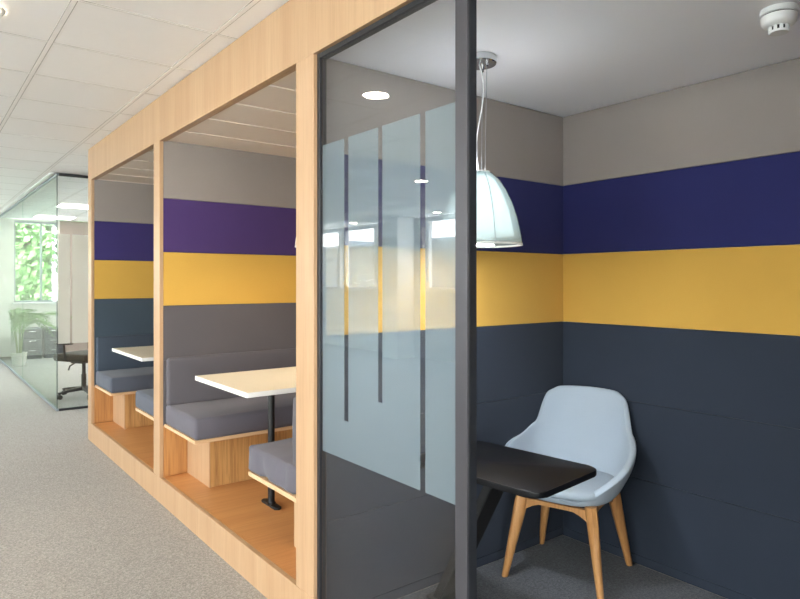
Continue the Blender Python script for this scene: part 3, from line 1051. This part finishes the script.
for s in (-1, 1):
    bm = bmesh.new()
    add_tube(bm, [(s * .24, 0, .47), (s * .30, 0, .50), (s * .31, 0, .68)], .014, 8)
    add_box(bm, s * .31 - .035, s * .31 + .035, -.12, .13, .68, .705, .01)
    obj('armrest', bm, M['office_black'], oc)

# small dark drawer pedestals by the far wall
for i, (x, lab) in enumerate(((.50, 'dark low drawer pedestal beside the palm under the window'), (.86, 'dark low drawer pedestal on the right of its pair under the window'))):
    t = thing('drawer_pedestal', lab, 'cabinet', (x, 13.75, 0), 0, 'drawer pedestals under the meeting room window')
    box('carcass', -.16, .16, -.24, .24, 0, .56, M['cab_side'], t, .004)
    for k in range(3):
        d = box('drawer', -.15, .15, -.256, -.2402, .02 + k * .18, .19 + k * .18, M['cab'], t, .003)
        box('handle', -.06, .06, -.268, -.257, .15 + k * .18, .16 + k * .18, M['chrome'], d, .002)

# potted palm
pp = thing('potted_palm', 'arching green palm in a pot behind the far glass wall', 'plant', (.18, 12.6, 0))
bm = bmesh.new()
add_lathe(bm, [(0, 0), (.10, 0), (.125, .22), (.13, .225), (.115, .225), (.11, .2), (0, .2)], 28)
shade_auto(obj('pot', bm, M['pot'], pp))
bm = bmesh.new()
for k in range(5):
    a = k * 1.3
    add_tube(bm, [(.03 * math.cos(a), .03 * math.sin(a), .2), (.05 * math.cos(a), .05 * math.sin(a), .42), (.07 * math.cos(a), .07 * math.sin(a), .62)], [.012, .01, .006], 7)
obj('stem', bm, M['stem'], pp)
rnd = random.Random(3)
for k in range(17):
    a = k * 2.4 + rnd.uniform(-.3, .3)
    # keep fronds clear of the glass on the aisle side
    reach = rnd.uniform(.45, .8)
    dx, dy = math.cos(a), math.sin(a)
    if dx < -.1: reach = min(reach, .13 / abs(dx) if abs(dx) > .22 else reach)
    if dy > .1: reach = min(reach, .55)
    top = rnd.uniform(.85, 1.25)
    bm = bmesh.new()
    P0 = Vector((.05 * dx, .05 * dy, .55)); P1 = Vector((reach * .35 * dx, reach * .35 * dy, top)); P2 = Vector((reach * dx, reach * dy, top - rnd.uniform(.25, .55)))
    pts = [P0.lerp(P1, t).lerp(P1.lerp(P2, t), t) for t in [i / 14 for i in range(15)]]
    add_tube(bm, pts, [.005 - .0035 * i / 14 for i in range(15)], 5)
    for i in range(3, 15):
        d = (pts[min(i + 1, 14)] - pts[i - 1]).normalized()
        side = d.cross(Vector((0, 0, 1))).normalized()
        ln = .27 * math.sin(PI * (i / 15) ** .8) + .03
        for s in (-1, 1):
            e = pts[i] + (side * s * .75 + d * .55 + Vector((0, 0, -.35))).normalized() * ln
            m1 = pts[i].lerp(e, .45) + Vector((0, 0, .012))
            wv = d * .013
            f = [bm.verts.new(p) for p in (pts[i], m1 + wv, e, m1 - wv)]
            bm.faces.new(f)
            g = [bm.verts.new(p + Vector((0, 0, -.0015))) for p in (pts[i], m1 + wv, e, m1 - wv)]
            bm.faces.new(g[::-1])
    lo = min(v.co.x for v in bm.verts)
    if lo < -.15:
        for v in bm.verts:
            if v.co.x < -.1: v.co.x = -.1 - (-.1 - v.co.x) * (.045 / max(.045, -.1 - lo))
    obj('frond', bm, M['leaf'], pp)

# ------------------------------------------------------------------ outdoors
box('outdoor_ground', -140, 60, -60, 160, -.6, -.5, M['ground_bounce'], kind='structure')
def tree(x, y, h, r, label, seed):
    t = thing('tree', label, 'tree', (x, y, -.5), 0, 'trees outside the meeting room window')
    rr = random.Random(seed)
    bm = bmesh.new()
    add_tube(bm, [(0, 0, 0), (.05, .03, h * .3), (0, 0, h * .6), (.05, 0, h * .85)], [.16, .12, .08, .03], 10)
    for k in range(6):
        a = rr.uniform(0, 6.28); z = h * rr.uniform(.3, .7)
        add_tube(bm, [(0, 0, z), (r * .4 * math.cos(a), r * .4 * math.sin(a), z + .4), (r * .8 * math.cos(a), r * .8 * math.sin(a), z + .7)], [.05, .035, .012], 6)
    obj('trunk', bm, M['bark'], t)
    bm = bmesh.new()
    for k in range(9000):
        while True:
            u = Vector((rr.uniform(-1, 1), rr.uniform(-1, 1), rr.uniform(-1, 1)))
            if .25 < u.length < 1: break
        c_ = Vector((u.x * r, u.y * r, h * .58 + u.z * h * .42))
        c_ += Vector((noise.noise(c_ * .9), noise.noise(c_ * .9 + Vector((9, 0, 0))), noise.noise(c_ * .9 + Vector((0, 9, 0))))) * .5
        n_ = Vector((rr.gauss(0, 1), rr.gauss(0, 1), rr.gauss(.6, 1))).normalized()
        a_ = n_.orthogonal().normalized(); b_ = n_.cross(a_)
        s_ = rr.uniform(.07, .14)
        bm.faces.new([bm.verts.new(c_ + q) for q in (a_ * s_, b_ * s_ * .6, -a_ * s_, -b_ * s_ * .6)])
    obj('crown', bm, M['tree'], t)
tree(1.0, 18.2, 5.5, 1.7, 'leafy green tree nearest outside the meeting room window', 1)
tree(-3.6, 19.0, 6.0, 1.9, 'leafy green tree outside, left of the nearest one', 2)
tree(6.2, 19.5, 6.5, 2.2, 'leafy green tree outside, right of the nearest one', 3)
tree(1.6, 24.8, 7.5, 2.9, 'tallest green tree, behind the others outside the window', 4)

def building(x, y0, y1, h, label):
    t = thing('office_building', label, 'building', (x, (y0 + y1) / 2, -.5))
    L = (y1 - y0) / 2
    box('wall', -4, 4, -L, L, 0, h, M['brick'], t)
    box('roof', -4.2, 4.2, -L - .2, L + .2, h, h + .25, M['roof'], t)
    box('rooftop_block', -2, 2, -3.5, -.5, h + .25, h + .95, M['roof'], t)
    n = int(L * 2 / 3)
    for k in range(n):
        yy = -L + 1.5 + k * 3
        box('window', 3.99, 4.05, yy - .7, yy + .7, 1.2, 2.6, M['dark_glass'], t)
building(-42, 20, 112, 5.8, 'long low brick building across the yard')

# ------------------------------------------------------------------ light
w = bpy.data.worlds.new('World')
S.world = w
w.use_nodes = True
N, L = w.node_tree.nodes, w.node_tree.links
N.clear()
o = N.new('ShaderNodeOutputWorld')
bg = N.new('ShaderNodeBackground')
tc = N.new('ShaderNodeTexCoord')
sp = N.new('ShaderNodeSeparateXYZ'); L.new(tc.outputs['Generated'], sp.inputs[0])
rp = N.new('ShaderNodeValToRGB')
rp.color_ramp.elements[0].position = .0; rp.color_ramp.elements[0].color = lin('#fdfbf6')
rp.color_ramp.elements[1].position = .7; rp.color_ramp.elements[1].color = lin('#cfe0f4')
L.new(sp.outputs[2], rp.inputs['Fac']); L.new(rp.outputs[0], bg.inputs[0])
bg.inputs[1].default_value = 6.0
L.new(bg.outputs[0], o.inputs[0])

sun = bpy.data.lights.new('sun', 'SUN')
sun.energy = 9; sun.angle = .02; sun.color = (1, .96, .88)
so = bpy.data.objects.new('sun', sun); COL.objects.link(so)
d = Vector((-.25, .62, -.78))
so.rotation_euler = d.to_track_quat('-Z', 'Y').to_euler()

def portal(loc, sx, sz, rot):
    a = bpy.data.lights.new('window_portal', 'AREA')
    a.shape = 'RECTANGLE'; a.size = sx; a.size_y = sz
    a.cycles.is_portal = True
    ob = bpy.data.objects.new('window_portal', a); COL.objects.link(ob)
    ob.location = loc; ob.rotation_euler = rot
for a, b in WINS:
    portal((X_WIN - .26, (a + b) / 2, (sill_of(a) + Z_LINT) / 2), Z_LINT - sill_of(a), b - a, (0, -PI / 2, 0))
for a, b in BACK_FILL_WINS:
    portal(((a + b) / 2, Y_BACK - .26, (.35 + Z_LINT) / 2), b - a, Z_LINT - .35, (PI / 2, 0, 0))
portal((.66, Y_END + .26, 1.835), .745, 1.59, (-PI / 2, 0, 0))
portal((X_RIGHT + .26, 10.7, 1.8), 1.6, 4.2, (0, PI / 2, 0))
portal((3.6, Y_END + .26, 1.825), 1.6, 1.58, (-PI / 2, 0, 0))
portal((-2.85, Y_END + .26, 1.8), 3.9, 1.6, (-PI / 2, 0, 0))

# ------------------------------------------------------------------ camera
cam = bpy.data.cameras.new('camera')
cam.sensor_width = 36; cam.sensor_fit = 'HORIZONTAL'
cam.lens = 631.75 / 800 * 36
cam.shift_y = -18.2 / 800
cam.clip_start = .05
co = bpy.data.objects.new('camera', cam); COL.objects.link(co)
co.location = (-1.2857, 0, 1.45)
co.rotation_euler = (PI / 2, 0, -math.radians(37.73))
S.camera = co

S.view_settings.view_transform = 'Standard'
S.view_settings.look = 'None'
S.view_settings.gamma = 1
S.view_settings.use_curve_mapping = False
S.view_settings.exposure = 1.6
S.cycles.use_denoising = True
S.cycles.max_bounces = 10
S.cycles.transparent_max_bounces = 24
S.cycles.caustics_reflective = False
S.cycles.caustics_refractive = False
S.cycles.sample_clamp_indirect = 6
